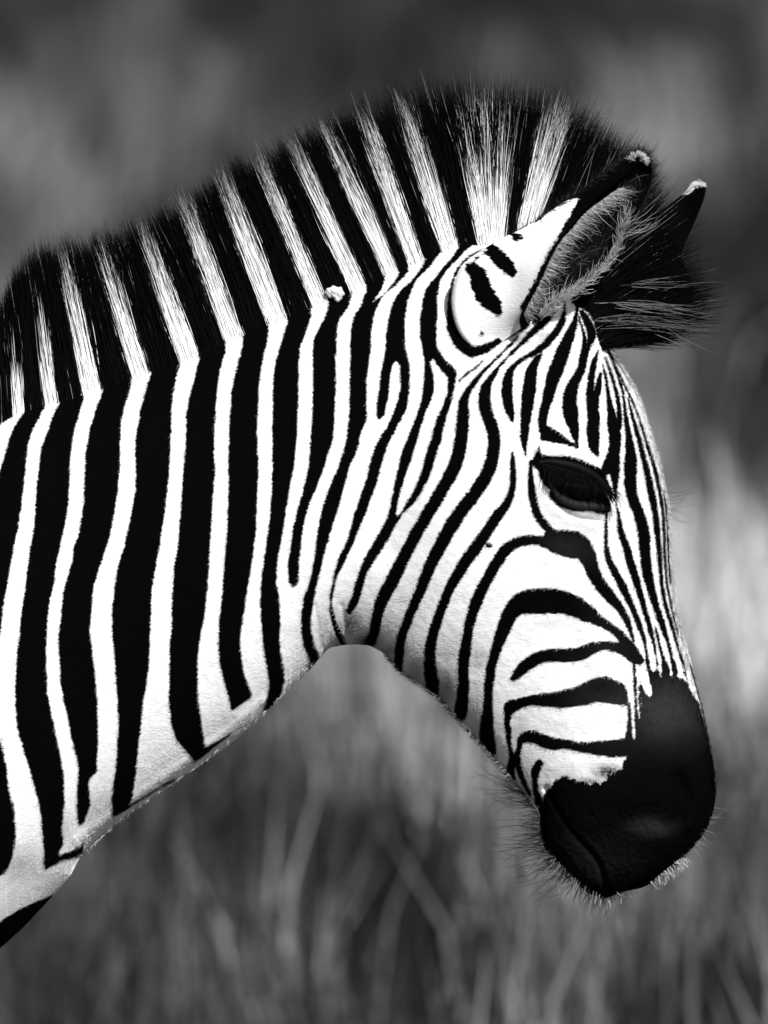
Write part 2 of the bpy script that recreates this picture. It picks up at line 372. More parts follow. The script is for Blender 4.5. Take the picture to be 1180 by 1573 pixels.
EAROPS = [
 ('b', [(770,330),(890,301),(878,328),(865,350),(836,401),(815,444),(799,474),(812,476),(828,446),(855,403),(890,350),(906,321),(922,303),(950,325),(958,362),(948,392),(1010,420),(1080,230),(960,180),(870,262)]),
 ('s', [(700,372,30),(735,372,14),(760,368,4)][1:] ),
 ('s', [(756,379,12),(757,386,18),(766,397,22),(778,406,22),(785,418,16)]),
 ('s', [(722,412,14),(727,414,20),(736,424,27),(739,442,29),(749,459,30),(761,470,20),(765,482,10)]),
 ('s', [(726,410,6),(729,398,5),(740,388,3),(752,381,4)]),
 ('s', [(788,360,6),(794,366,11),(799,364,6)]),
 ('s', [(824,339,6),(830,334,7),(836,331,3)]),
 ('s', [(738,515,3),(742,514,5),(745,513,3)]),
]
SMUDGES = [  # x, y, rx, ry, amount: soft grey blobs that darken the white hair
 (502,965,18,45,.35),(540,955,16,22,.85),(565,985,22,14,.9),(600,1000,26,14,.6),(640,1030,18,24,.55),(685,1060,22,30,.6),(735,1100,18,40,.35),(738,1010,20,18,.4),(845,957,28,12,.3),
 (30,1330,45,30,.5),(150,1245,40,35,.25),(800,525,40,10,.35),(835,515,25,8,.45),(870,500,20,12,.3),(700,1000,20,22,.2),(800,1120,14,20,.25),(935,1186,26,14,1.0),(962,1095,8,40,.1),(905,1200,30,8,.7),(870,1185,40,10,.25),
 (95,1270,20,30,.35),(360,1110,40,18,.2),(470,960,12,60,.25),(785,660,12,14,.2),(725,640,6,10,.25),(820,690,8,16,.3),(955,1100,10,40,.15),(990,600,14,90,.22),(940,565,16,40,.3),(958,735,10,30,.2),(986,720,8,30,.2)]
def smudge_at(x, y):
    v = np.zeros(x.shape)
    for a, b, rx, ry, m in SMUDGES:
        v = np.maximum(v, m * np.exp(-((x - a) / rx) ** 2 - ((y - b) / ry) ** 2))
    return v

# ------------------------------------------------------------------ the body: lofted between the top line and the under line
RIBS = [  # top x,y, bottom x,y, half width (m), squareness
 (-1000,575,-1000,1700,.26,.9),(-700,560,-720,1720,.25,.9),(-400,590,-420,1700,.21,.9),(-150,655,-130,1560,.165,.95),(-60,662,-40,1490,.150,.95),(0,648,30,1430,.140,.95),(45,628,70,1388,.134,.95),
 (90,616,102,1353,.128,.95),(158,597,128,1310,.122,.95),(232,571,190,1255,.113,.95),(305,546,251,1214,.106,.95),(373,517,305,1176,.100,.95),(440,488,356,1140,.096,.95),(503,464,405,1096,.092,.95),
 (562,440,440,1063,.089,.95),(612,414,476,1028,.087,.95),(655,401,503,998,.086,.92),(706,379,520,992,.086,.9),(770,362,537,990,.087,.85),(830,372,555,990,.089,.82),(880,402,571,993,.091,.8),(908,450,592,1005,.092,.78),
 (930,525,615,1032,.092,.75),(963,583,653,1056,.092,.72),(983,618,676,1073,.090,.72),(1008,699,700,1100,.086,.72),(1025,777,733,1136,.079,.75),(1030,866,762,1168,.070,.78),(1040,950,791,1200,.061,.8),
 (1055,1010,814,1228,.055,.82),(1077,1085,829,1250,.053,.82),(1090,1146,830,1283,.053,.8),(1100,1195,838,1304,.054,.78),(1098,1235,856,1322,.054,.78),(1086,1272,878,1346,.053,.8),(1066,1300,895,1365,.050,.8),
 (1045,1320,912,1376,.044,.85),(1020,1340,930,1380,.034,.9),(998,1358,946,1373,.022,.95),(985,1364,962,1369,.010,1)]
R = np.array(RIBS, float)
_up = (R[:, 0] > -200) & (R[:, 0] < 760) & (R[:, 1] < 700) & (R[:, 2] < 530)
R[_up, 1] -= 20; R[_up, 0] -= 7
def catmull(A, m):
    n = len(A)
    out = []
    for i in range(n - 1):
        p0, p1, p2, p3 = A[max(i - 1, 0)], A[i], A[i + 1], A[min(i + 2, n - 1)]
        k = m[i]
        t = np.arange(k)[:, None] / k
        # centripetal-ish: limit the tangents by the neighbouring spans
        s1 = np.linalg.norm((p2 - p1)[:4]); s0 = np.linalg.norm((p1 - p0)[:4]) or s1; s2 = np.linalg.norm((p3 - p2)[:4]) or s1
        m1 = ((p1 - p0) / s0 * s1 + (p2 - p1) * (s0 / s1)) / (1 + s0 / s1) if i > 0 else (p2 - p1)
        m2 = ((p2 - p1) * (s2 / s1) + (p3 - p2) / s2 * s1) / (1 + s2 / s1) if i < n - 2 else (p2 - p1)
        out.append((2*t**3-3*t**2+1)*p1 + (t**3-2*t**2+t)*m1 + (-2*t**3+3*t**2)*p2 + (t**3-t**2)*m2)
    out.append(A[-1:])
    return np.vstack(out)
span = np.hypot(np.diff(R[:, 0]), np.diff(R[:, 1])) + .6 * np.hypot(np.diff(R[:, 2]), np.diff(R[:, 3]))
cnt = np.where(R[:-1, 0] < -60, np.maximum(span / 30, 4), np.maximum(span / 1.9, 4)).astype(int)
RR = catmull(R, cnt)
RIDGES = [  # raised (+) or sunk (-) features of the head: stroke, amplitude m, softness px
 ([(760,700,1),(700,850,1),(740,960,1),(800,1000,1)], 0, 1)]
def gauss(x, y, cx, cy, rx, ry, ang=0):
    c, s = math.cos(math.radians(ang)), math.sin(math.radians(ang))
    u = ((x - cx) * c + (y - cy) * s) / rx; v = (-(x - cx) * s + (y - cy) * c) / ry
    return np.exp(-u * u - v * v)
def stroke_g(x, y, pts, soft):
    p = chaikin([(a, b, 0) for a, b in pts], False)
    m = (x > p[:, 0].min() - 4 * soft) & (x < p[:, 0].max() + 4 * soft) & (y > p[:, 1].min() - 4 * soft) & (y < p[:, 1].max() + 4 * soft)
    out = np.zeros(x.shape)
    if m.any():
        d = sd_stroke(x[m], y[m], p)
        out[m] = np.exp(-(d / soft) ** 2)
    return out
def relief(x, y):
    h = np.zeros(x.shape)
    h += .010 * gauss(x, y, 720, 830, 95, 150, 20)          # cheek
    h += .014 * gauss(x, y, 880, 735, 85, 60, 15)           # orbit
    h -= .006 * gauss(x, y, 850, 640, 30, 55)               # hollow above the eye
    h -= .009 * gauss(x, y, 890, 900, 60, 120, -10)         # hollow under the eye
    h += .005 * stroke_g(x, y, [(850,860),(900,960),(930,1040)], 22)   # facial crest
    h -= .007 * stroke_g(x, y, [(700,560),(640,700),(585,830)], 34)  # furrow behind the jaw
    h -= .008 * gauss(x, y, 790, 540, 60, 40)
    h += .006 * gauss(x, y, 1030, 1240, 60, 70)             # nostril pad
    h -= .006 * stroke_g(x, y, [(1040,1195),(1052,1225),(1045,1255),(1025,1270)], 11)   # nostril
    h += .003 * stroke_g(x, y, [(1055,1175),(1075,1225),(1060,1270)], 9)
    h -= .005 * stroke_g(x, y, [(840,1212),(858,1248),(885,1288),(912,1312),(926,1340),(931,1378)], 5)   # mouth
    h += .003 * gauss(x, y, 880, 1330, 40, 26, 40)
    h -= .0012 * stroke_g(x, y, [(484,930),(489,960),(492,985),(503,1000)], 4)          # throat creases
    h -= .0017 * stroke_g(x, y, [(507,940),(511,960),(524,985)], 4)
    h -= .0014 * stroke_g(x, y, [(525,930),(530,960),(536,992)], 4)
    h -= .0015 * stroke_g(x, y, [(830,505),(790,530),(750,560)], 4)
    h -= .0015 * stroke_g(x, y, [(850,515),(810,540),(770,575)], 4)
    h += .0025 * stroke_g(x, y, [(826,690),(850,690),(890,697),(922,716)], 6)           # brow over the lid
    h -= .0030 * stroke_g(x, y, [(822,704),(850,708),(890,715),(928,735)], 5)
    h += .0025 * stroke_g(x, y, [(838,745),(862,772),(900,780),(936,782)], 7)           # lower lid
    h -= .0018 * stroke_g(x, y, [(828,735),(848,772),(880,796),(920,800)], 4)
    h -= .009 * gauss(x, y, 886, 748, 34, 22, 18)           # eye socket
    h += .002 * (vnoise(x / 60, y / 60, 3, 3) - .5)
    h += .0006 * (vnoise(x / 9, y / 9, 9, 2) - .5)
    mz = np.clip((y - 1180) / 60, 0, 1) * np.clip((x - 820) / 30, 0, 1)
    h += .0018 * mz * (vnoise(x / 5.5, y / 5.5, 14, 2) - .5) + .004 * mz * (vnoise(x / 30, y / 34, 15, 2) - .5)
    # folds of loose skin low on the neck
    h += .003 * stroke_g(x, y, [(120,1290),(190,1238),(251,1196),(305,1157),(356,1120),(405,1076)], 8)
    return h
def body_surface(RR, nt, side):
    th = np.linspace(0, math.pi, nt + 1)
    t = (1 - np.cos(th)) / 2
    x = RR[:, 0:1] * (1 - t) + RR[:, 2:3] * t
    y = RR[:, 1:2] * (1 - t) + RR[:, 3:4] * t
    sn = np.clip(np.sin(th), 0, 1)[None, :]
    prof = sn ** (RR[:, 5:6])
    # the neck is thin under the mane and widest a little below the middle
    neckness = np.clip((830 - RR[:, 0:1]) / 120, 0, 1)
    prof = prof * (1 - neckness * .22 * (1 - t)[None, :] ** 1.5)
    d = -RR[:, 4:5] * prof - relief(x, y) * np.clip(sn * 3, 0, 1)
    return x, y, (d if side < 0 else -d)
NT, NF = 420, 110
xn, yn, dn = body_surface(RR, NT, -1)
xf, yf, df = body_surface(RR, NF, 1)
zebra = bpy.data.objects.new('zebra', None)
C.objects.link(zebra)
base = P(-150, 700, 0)
tag(zebra, 'plains zebra with upright striped mane and black muzzle, head lowered', 'zebra')

ns = len(RR)
gx = np.hstack([xn, xf[:, 1:-1][:, ::-1]]); gy = np.hstack([yn, yf[:, 1:-1][:, ::-1]]); gd = np.hstack([dn, df[:, 1:-1][:, ::-1]])
nc = gx.shape[1]
V = P(gx, gy, gd)
idx = np.arange(ns * nc).reshape(ns, nc)
a = idx[:-1]; b_ = idx[1:]
faces = np.stack([a, b_, np.roll(b_, -1, 1), np.roll(a, -1, 1)], -1).reshape(-1, 4)
SDF = pattern(gx, gy, OPS)
_m = gauss(gx, gy, 930, 1195, 50, 26) + gauss(gx, gy, 1020, 1045, 55, 26) + .5 * gauss(gx, gy, 855, 1205, 30, 20)
SDF = SDF + np.clip(_m, 0, 1) * 13 * (vnoise(gx / 4.5, gy / 7, 77, 2) - .5) - .5 * _m * (np.abs(SDF) < 6)
SMG = smudge_at(gx, gy)
# speckled white fringe down the forehead edge
front = np.clip(1 - np.abs(np.cumsum(np.ones_like(gx), 1) * 0), 0, 1)
DK = .6 * np.clip(.075 * gauss(gx, gy, 1030, 1090, 60, 45) + .035 * gauss(gx, gy, 1000, 1270, 30, 14) + .02 * gauss(gx, gy, 900, 1330, 60, 40) + .03 * gauss(gx, gy, 930, 1060, 60, 90) + .03 * gauss(gx, gy, 890, 775, 50, 12, 8) + .03 * gauss(gx, gy, 880, 840, 50, 24, 20), 0, 1)
body = mesh_obj('body', V.reshape(-1, 3), faces, COAT, zebra, attrs={'stripe': SDF, 'smudge': SMG, 'dark': DK})
# caps
def cap(i, name_idx):
    pass
bm_me = body.data

# ------------------------------------------------------------------ short coat hair
def normals_of(Vg):
    du = np.gradient(Vg, axis=0); dv = np.gradient(Vg, axis=1)
    n = np.cross(dv, du)
    n /= np.linalg.norm(n, axis=-1, keepdims=True) + 1e-12
    return n
Vn = P(xn, yn, dn)
Nn = normals_of(Vn)
if Nn[ns // 2, NT // 2][1] > 0: Nn = -Nn
area = np.linalg.norm(np.cross(np.gradient(Vn, axis=0), np.gradient(Vn, axis=1)), axis=-1)
vis = (xn > -25) & (yn < 1600)
area = area * vis
wgt = area.ravel() / area.sum()
NH = 110000
pick = rng.choice(len(wgt), NH, p=wgt)
def coat_dir(x, y):
    """lie of the coat in the sheet: down and back on the neck, down the face"""
    f = np.clip((x + y * .35 - 1020) / 160, 0, 1)[:, None]
    neck = np.array([-.55, .83]); face = np.array([-.35, .93])
    g = neck * (1 - f) + face * f
    m = np.clip((x - 960) / 40, 0, 1)[:, None]
    return g * (1 - m) + np.array([.25, .97]) * m
hx = xn.ravel()[pick]; hy = yn.ravel()[pick]
hp = Vn.reshape(-1, 3)[pick]; hn = Nn.reshape(-1, 3)[pick]
g2 = coat_dir(hx, hy) + rng.normal(0, .22, (NH, 2))
g3 = np.stack([g2[:, 0], np.zeros(NH), -g2[:, 1]], -1)
g3 -= hn * (g3 * hn).sum(1, keepdims=True)
g3 /= np.linalg.norm(g3, axis=1, keepdims=True) + 1e-9
edge = SDF[:, :NT + 1].ravel()[pick]
ht = np.clip((edge - 1.6 + rng.normal(0, .6, NH)) * .6 + .5, 0, 1)
ds = SMG[:, :NT + 1].ravel()[pick]; dk_ = DK[:, :NT + 1].ravel()[pick]
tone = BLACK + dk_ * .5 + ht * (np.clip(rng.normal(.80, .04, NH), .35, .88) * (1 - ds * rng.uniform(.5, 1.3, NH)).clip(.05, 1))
Lh = rng.uniform(.0020, .0040, NH)[:, None]
lift = rng.uniform(.02, .16, NH)[:, None]
muz = ((hx > 830) & (hy > 1200)) | (hy > 1340)
Lh = np.where((muz | (np.hypot((hx - 886) / 1.5, hy - 748) < 34))[:, None], Lh * .35, Lh)
pts = np.stack([hp - hn * .0004, hp + g3 * Lh * .5 + hn * Lh * lift * .45, hp + g3 * Lh + hn * Lh * lift * .55], 1)
coat_hair = hair_obj('coat_hair', pts, np.array([.00013, .00010, .00003]), tone[:, None], HAIR, zebra)
coat_hair['kind'] = 'stuff'

# ------------------------------------------------------------------ mane
GUIDE = np.array([  # root x,y -> tip x,y
 (-120,668,-150,530),(-60,662,-72,570),(0,645,-10,500),(36,627,18,440),(62,620,36,408),(88,614,58,392),(143,598,98,385),(216,573,155,372),(291,548,220,350),(361,519,288,316),(428,490,345,268),(492,464,400,246),
 (552,440,452,222),(601,416,500,197),(641,402,560,168),(693,380,618,144),(735,366,688,126),(757,363,745,119),(778,364,812,121),(812,366,886,148),(850,380,940,182),(880,402,988,226),(898,432,1028,278),(908,450,1066,345),
 (914,468,1088,398),(918,484,1102,432),(922,496,1094,462),(927,507,1050,484)], float)
gl = np.concatenate([[0], np.cumsum(np.hypot(np.diff(GUIDE[:, 0]), np.diff(GUIDE[:, 1])))])
fan = np.hypot(np.diff(GUIDE[:, 2]), np.diff(GUIDE[:, 3]))
WHITES = [(22,40,.52),(70,91,.58),(128,158,.84),(202,232,.88),(277,307,.90),(347,375,.92),(413,442,.92),(480,505,.92),(539,564,.93),(591,612,.90),(629,654,.82),(680,707,.88),(735,777,.92),(792,818,.86)]
SX = np.interp
gs = np.arange(len(GUIDE), dtype=float)
def guide_at(s):
    return np.stack([np.interp(s, gs, GUIDE[:, k]) for k in range(4)], -1)
def white_limit(s, rnd):
    """height fraction up to which a hair rooted at s stays white"""
    g = guide_at(s)
    rx = g[:, 0]
    lim = np.zeros(len(s))
    for i, (x0, x1, h) in enumerate(WHITES):
        x0 -= 1.5; x1 -= 2.5
        c, hw = (x0 + x1) / 2, (x1 - x0) / 2
        rel = (rx - c) / hw
        ins = np.abs(rel) < 1 + rnd[:, 0] * .09
        v = h * (1 - .42 * np.abs(rel) ** 2.2) + (rnd[:, 1]) * .07
        st_ = vnoise(s * 55 + i * 3, s * 0 + 1.7, 50 + i, 2)
        v = v * np.where(st_ < .36, .72, 1) * np.where(rnd[:, 3] > 1.1, .6, 1)
        if i in (0, 1): v = v - .15 * (rnd[:, 3] > 0)
        if i == 12: v = np.where((rnd[:, 2] > -.1) | (st_ < .5), rng.uniform(.25, .55, len(s)), v * .98)
        if i == 11: v = np.where(rel > 0, v * rng.uniform(.55, 1.0, len(s)), v)
        lim = np.where(ins, np.maximum(lim, v), lim)
    lim = np.where(s > 19.9, 0, lim)
    return lim
NM, KM = 62000, 8
wseg = fan * .75 + np.diff(gl) * .55
wseg[:2] *= .4
# roots are taken on the skin of the crest, both sides of it
top_w = 30.0
ribx, riby = RR[:, 0], RR[:, 1]
rlen = np.hypot(RR[:, 2] - RR[:, 0], RR[:, 3] - RR[:, 1])
okr = (ribx > -130) & (RR[:, 1] < 530) | (ribx > -130) & (ribx < 760) & (RR[:, 1] < 700) & (RR[:, 2] < 530)
ri = np.where(okr)[0]
kx = GUIDE[:, 0]; ky = GUIDE[:, 1]
s_of = np.interp(ribx + 7 * (ribx < 760), kx, np.arange(len(GUIDE), dtype=float))
dens = np.interp(np.floor(s_of), np.arange(len(wseg)), wseg / np.maximum(np.diff(gl), 6))
dsr = np.gradient(np.concatenate([[0], np.cumsum(np.hypot(np.diff(ribx), np.diff(riby)))]))
wr = dens[ri] * dsr[ri]
rr_i = rng.choice(ri, NM, p=wr / wr.sum())
dist = np.abs(rng.random(NM) ** .8 * np.interp(ribx[rr_i], [700, 800], [24, 10]) + rng.normal(0, 1.6, NM))      # how far down the side of the crest
tpar = np.clip(dist / rlen[rr_i], 0, .3)
thp = np.arccos(1 - 2 * tpar)
sidep = np.where(rng.random(NM) < .64, -1.0, 1.0)
rx0 = RR[rr_i, 0] * (1 - tpar) + RR[rr_i, 2] * tpar
ry0 = RR[rr_i, 1] * (1 - tpar) + RR[rr_i, 3] * tpar
prf = np.sin(thp) ** RR[rr_i, 5] * (1 - np.clip((830 - RR[rr_i, 0]) / 120, 0, 1) * .22 * (1 - tpar) ** 1.5)
rdep = sidep * (RR[rr_i, 4] * prf + .0005)
s = np.interp(rx0, kx, gs)
for _ in range(3):
    g_ = guide_at(s); gd_ = g_[:, 2:] - g_[:, :2]
    hgt = np.where(s < 16.8, (g_[:, 1] - ry0) / np.minimum(gd_[:, 1], -20) , 0)
    s = np.interp(rx0 + hgt * gd_[:, 0], kx, gs)
seg = s.astype(int)
rnd = rng.normal(0, 1, (NM, 4))
G = guide_at(s)
lim = white_limit(s, rnd)
f = np.linspace(0, 1, KM)[None, :]
clump = vnoise(s * 9, s * 0 + 2.2, 21, 3) - .5
clump2 = vnoise(s * 40, s * 0 + 5.2, 22, 2) - .5
length = np.clip(.95 + rnd[:, 2] * .05 + clump * .12 + clump2 * .08, .6, 1.16)
short = rng.random(NM) < .42
length = np.where(short, length * rng.uniform(.62, 1.0, NM), length)
wisp = rng.random(NM) < .012
length = np.where(wisp, length * rng.uniform(1.0, 1.07, NM), length)
length = np.where((s > 14) & (s < 21), length * rng.uniform(.78, 1.04, NM), length)
length = np.where(s > 21, length * rng.uniform(.45, 1.1, NM), length)
ddir = G[:, 2:] - G[:, :2]
dl = np.hypot(ddir[:, 0], ddir[:, 1])
angj = rng.normal(0, 1, NM) * np.where(s > 22, .085, np.where(s > 15.5, .036, .016)) + clump2 * .05
ca, sa = np.cos(angj), np.sin(angj)
dd2 = np.stack([ddir[:, 0] * ca - ddir[:, 1] * sa, ddir[:, 0] * sa + ddir[:, 1] * ca], -1)
nrm = np.stack([-ddir[:, 1], ddir[:, 0]], -1) / dl[:, None]
dside = sidep
rd = dside * np.interp(s, [0, 12, 17, 27], [.016, .015, .018, .026]) * rng.random(NM)
root = np.stack([rx0, ry0], -1) + nrm * rng.normal(0, 1.0, NM)[:, None]
bend = rng.normal(0, .012, NM) + np.where(s > 21, -.03, .0) + clump * .02
px = root[:, 0:1] + dd2[:, 0:1] * f * length[:, None] + nrm[:, 0:1] * (bend * dl)[:, None] * np.sin(f * math.pi)
py = root[:, 1:2] + dd2[:, 1:2] * f * length[:, None] + nrm[:, 1:2] * (bend * dl)[:, None] * np.sin(f * math.pi)
frizz = rng.normal(0, 1, (NM, 1)) * f ** 2 * 2.2 + np.sin(f * 9 + rng.random((NM, 1)) * 6) * f * 1.0
px = px + nrm[:, 0:1] * frizz; py = py + nrm[:, 1:2] * frizz
dep = rdep[:, None] * (1 - f) ** 1.6 + rd[:, None] * (1 - (1 - f) ** 1.6) + rng.normal(0, .005, (NM, 1)) * f - .003 * sidep[:, None] * 0
pos = P(px, py, dep)
frac = f * length[:, None]
wtone = np.clip(rng.normal(.89, .08, NM), .4, .94)[:, None]
tw = np.where(lim[:, None] > 0, np.clip((lim[:, None] - frac) / .07 + .5, 0, 1), 0)
tone = BLACK + rng.uniform(0, .0025, NM)[:, None] + wtone * tw
stray = (rng.random(NM) < .006) & (np.abs(dside) > .2)
tone = np.where(stray[:, None], .25 * (1 - f * .3), tone)
palew = wisp & (rng.random(NM) < .7)
tone = np.where(palew[:, None], .08 + .3 * f ** 3, tone)
rad = np.array([.00018, .00026, .00028, .00026, .00023, .00019, .00013, .00003]) * .75
mane = hair_obj('mane', pos, rad, tone, HAIR, zebra)
mane['kind'] = 'stuff'
# dense inner mane so that no light comes through its lower half
sc_ = np.linspace(0, len(GUIDE) - 1.001, 900)
Gc = guide_at(sc_)
rn = rng.normal(0, .6, (900, 4))
limc = white_limit(sc_, rn * .3)
hk = np.linspace(0, .80, 26)
def core_side(sgn):
    x = Gc[:, 0:1] + (Gc[:, 2:3] - Gc[:, 0:1]) * hk
    y = Gc[:, 1:2] + (Gc[:, 3:4] - Gc[:, 1:2]) * hk
    y = y + 5 * (1 - hk / .8)
    d = sgn * .015 * (1 - (hk / .8)) ** .6 + 0 * x
    return x, y, d
x1, y1, d1 = core_side(-1); x2, y2, d2 = core_side(1)
cx = np.hstack([x1, x2[:, ::-1][:, 1:]]); cy = np.hstack([y1, y2[:, ::-1][:, 1:]]); cd = np.hstack([d1, d2[:, ::-1][:, 1:]])
hh = np.hstack([hk, hk[::-1][1:]])[None, :]
cs = np.where(hh < limc[:, None] - .16, 6.0, -6.0)
n0, n1 = cx.shape
ii = np.arange(n0 * n1).reshape(n0, n1)
fc = np.stack([ii[:-1, :-1], ii[1:, :-1], ii[1:, 1:], ii[:-1, 1:]], -1).reshape(-1, 4)
mesh_obj('mane_core', P(cx, cy, cd).reshape(-1, 3), fc, COAT, zebra, attrs={'stripe': cs, 'smudge': 0 * cs, 'dark': 0 * cs})

# ------------------------------------------------------------------ ears
def make_ear(st, tip, depth, bulge, side, ops, name):
    """st: stations (O, L, R) on the sheet from root to tip; depth of the root plane; side -1: opening to the camera side"""
    A = np.array([[*o, *l_, *r_] for o, l_, r_ in st], float)
    A = catmull(A, [14] * (len(A) - 1))
    m = len(A)
    k = np.linspace(0, 1, m)
    B = bulge * np.sin(np.clip(.10 + k * .90, 0, 1) * math.pi) ** .6 * (1 - .55 * k) + .002
    q = 20
    th = np.linspace(0, math.pi / 2, q)
    X, Y, D, IN = [], [], [], []
    O = A[:, 0:2]; L = A[:, 2:4]; Rr = A[:, 4:6]
    dk0 = depth(k)
    def add(p, d, inn):
        X.append(p[:, 0]); Y.append(p[:, 1]); D.append(dk0 + side * d); IN.append(np.full(m, inn))
    # outer near wall L -> O
    for j in range(q):
        w = math.sin(th[j]); c = math.cos(th[j])
        add(L + (O - L) * (1 - c), B * (1 - w) ** .9, 0)
    # back wall O -> R
    ratio = np.hypot(*(Rr - L).T) / (np.hypot(*(Rr - O).T) + 1e-6)
    backd = lambda u: -1.15 * B * np.sin(np.clip(u, 0, 1) * math.pi) ** .8 + B * .55 * (1 - u) ** 2
    for j in range(1, 2 * q):
        t = j / (2 * q - 1)
        add(O + (Rr - O) * t, backd(1 - t), 0)
    # inner wall R -> L
    for j in range(1, 2 * q):
        t = j / (2 * q - 1)
        add(Rr + (L - Rr) * t, backd(t * ratio) + .0015 + (B * .97 - .0015 - backd(ratio)) * t ** 3, 1)
    X = np.array(X).T; Y = np.array(Y).T; D = np.array(D).T; IN = np.array(IN).T
    c = X.shape[1]
    ii = np.arange(m * c).reshape(m, c)
    fc = np.stack([ii[:-1], np.roll(ii[:-1], -1, 1), np.roll(ii[1:], -1, 1), ii[1:]], -1).reshape(-1, 4)
    V = P(X, Y, D)
    sdf = pattern(X, Y, ops)
    sdf = sdf + 7 * (vnoise(X / 4, Y / 4, 71, 2) - .5) * (np.abs(sdf) < 7)
    sdf = np.where(IN > 0, -8, sdf)
    o = mesh_obj(name, V.reshape(-1, 3), fc, COAT, zebra, attrs={'stripe': sdf, 'smudge': IN * 0 + gauss(X, Y, 800, 440, 18, 50) * .3 + gauss(X, Y, 805, 490, 30, 12) * .4, 'dark': IN * .006})
    return o, X, Y, D, A, B, dk0
ST = [((742,545),(800,505),(830,492)),((708,515),(798,490),(848,474)),((695,480),(805,470),(860,462)),((699,432),(819,444),(882,450)),((724,396),(839,401),(915,425)),((768,368),(856,370),(947,395)),
      ((812,346),(878,345),(966,360)),((858,316),(897,322),(979,330)),((900,288),(918,303),(992,303)),((932,262),(942,283),(1000,280)),((959,243),(968,263),(1001,258)),((973,235),(981,245),(995,243)),((982,232),(984,234),(986,234))]
EARD = float(dn.ravel()[np.argmin((xn - 770) ** 2 + (yn - 490) ** 2)])
ear, EX, EY, ED, EA, EB, edk = make_ear(ST, None, lambda k: np.interp(k, [0, .12, .3, 1], [EARD + .001, EARD - .001, EARD - .004, EARD + .004]), .030, -1, EAROPS + [], 'ear')
ST2 = [((940,470),(970,480),(1000,470)),((965,420),(1000,430),(1035,420)),((985,378),(1030,380),(1052,375)),((1003,345),(1050,345),(1067,342)),((1024,318),(1062,320),(1077,318)),((1045,301),(1070,302),(1083,300)),((1057,290),(1074,290),(1084,289)),((1068,281),(1072,281),(1076,282))]
FAROPS = [('b', [(900,300),(1040,300),(1056,298),(1070,286),(1090,284),(1120,400),(1000,500),(900,480)])]
ear2 = make_ear(ST2, None, lambda k: .085 - .01 * k, .024, 1, FAROPS, 'ear')[0]
# white ear tips and the hair inside the near ear
def strands(p0, p1, d0, d1, bendn, tone, k=6, jit=1.0, w=.00022):
    n = len(p0)
    f = np.linspace(0, 1, k)[None, :]
    v = p1 - p0
    L = np.hypot(v[:, 0], v[:, 1])
    nn = np.stack([-v[:, 1], v[:, 0]], -1) / (L[:, None] + 1e-6)
    x = p0[:, 0:1] + v[:, 0:1] * f + nn[:, 0:1] * (bendn * L)[:, None] * np.sin(f * math.pi)
    y = p0[:, 1:2] + v[:, 1:2] * f + nn[:, 1:2] * (bendn * L)[:, None] * np.sin(f * math.pi)
    d = d0[:, None] + (d1 - d0)[:, None] * f - .002 * np.sin(f * math.pi)
    return P(x, y, d)
AL = EA[:, 2:4]; AR = EA[:, 4:6]
def along(A, t): 
    i = np.clip(t, 0, 1) * (len(A) - 1)
    j = np.minimum(i.astype(int), len(A) - 2); fr = (i - j)
    return A[j] * (1 - fr[:, None]) + A[j + 1] * fr[:, None] if A.ndim > 1 else A[j] * (1 - fr) + A[j + 1] * fr
H = []; T = []
n = 2600      # fringe growing inwards from the near rim
t = rng.uniform(.12, .74, n)
p0 = along(AL, t) + rng.normal(0, .8, (n, 2)) + np.array([6.0, 2.0]) + np.clip(t - .55, 0, 1)[:, None] * np.array([40., 10.])
ang = np.radians(rng.normal(18, 16, n)) - (t - .5) * .5
ln = rng.gamma(3, 3.4, n) * np.interp(t, [0, .3, .7, .9], [.7, 1, 1.15, .8])
p1 = p0 + np.stack([np.cos(ang), np.sin(ang) + .1], -1) * ln[:, None]
dL = along(edk - EB, t)
H.append(strands(p0, p1, dL + .001, dL + along(EB, t) * rng.uniform(.1, 1.0, n), rng.normal(.05, .08, n), None)); T.append(np.clip(rng.normal(.36, .14, n), .06, .7))
n = 1700      # the far rim's fringe, longer and swept up
t = rng.uniform(.02, .62, n) ** 1.15
p0 = along(AR, t) + rng.normal(0, 2.6, (n, 2)) + np.array([-3.0, -1.0]) + np.clip(t - .35, 0, .35)[:, None] * np.array([-60., 0.])
dirR = along(np.gradient(AR, axis=0), t); dirR /= np.linalg.norm(dirR, axis=1, keepdims=True)
nR = np.stack([dirR[:, 1], -dirR[:, 0]], -1)
lean = (rng.normal(.14, .38, n) - .4 * (rng.random(n) < .02))[:, None]
ln = rng.gamma(3, 3.4, n)[:, None]
p1 = p0 + (dirR * .9 + nR * lean) * ln
dR = along(edk + EB * -.55, t)
H.append(strands(p0, p1, dR + .002, dR - rng.uniform(0, .006, n), rng.normal(0, .1, n), None)); T.append(np.clip(rng.normal(.50, .20, n) * np.interp(t, [.35, .5], [1, .6]), .05, .85))
n = 380       # tufts in the middle
t = rng.uniform(.1, .7, n); u = rng.uniform(.3, .85, n)[:, None]
p0 = along(AL, t) * (1 - u) + along(AR, t) * u
ang = np.radians(rng.normal(-60, 25, n)); ln = rng.gamma(5, 4.5, n)
p1 = p0 + np.stack([np.cos(ang), np.sin(ang)], -1) * ln[:, None]
dm = along(edk, t)
H.append(strands(p0, p1, dm + .012, dm - .004, rng.normal(0, .15, n), None)); T.append(np.clip(rng.normal(.12, .10, n), .005, .4))
n = 20        # long wisps out of the ear
p0 = np.stack([rng.normal(966, 5, n), rng.normal(352, 8, n)], -1)
ang = np.radians(rng.normal(-28, 12, n)); ln = rng.uniform(20, 55, n)
p1 = p0 + np.stack([np.cos(ang), np.sin(ang)], -1) * ln[:, None]
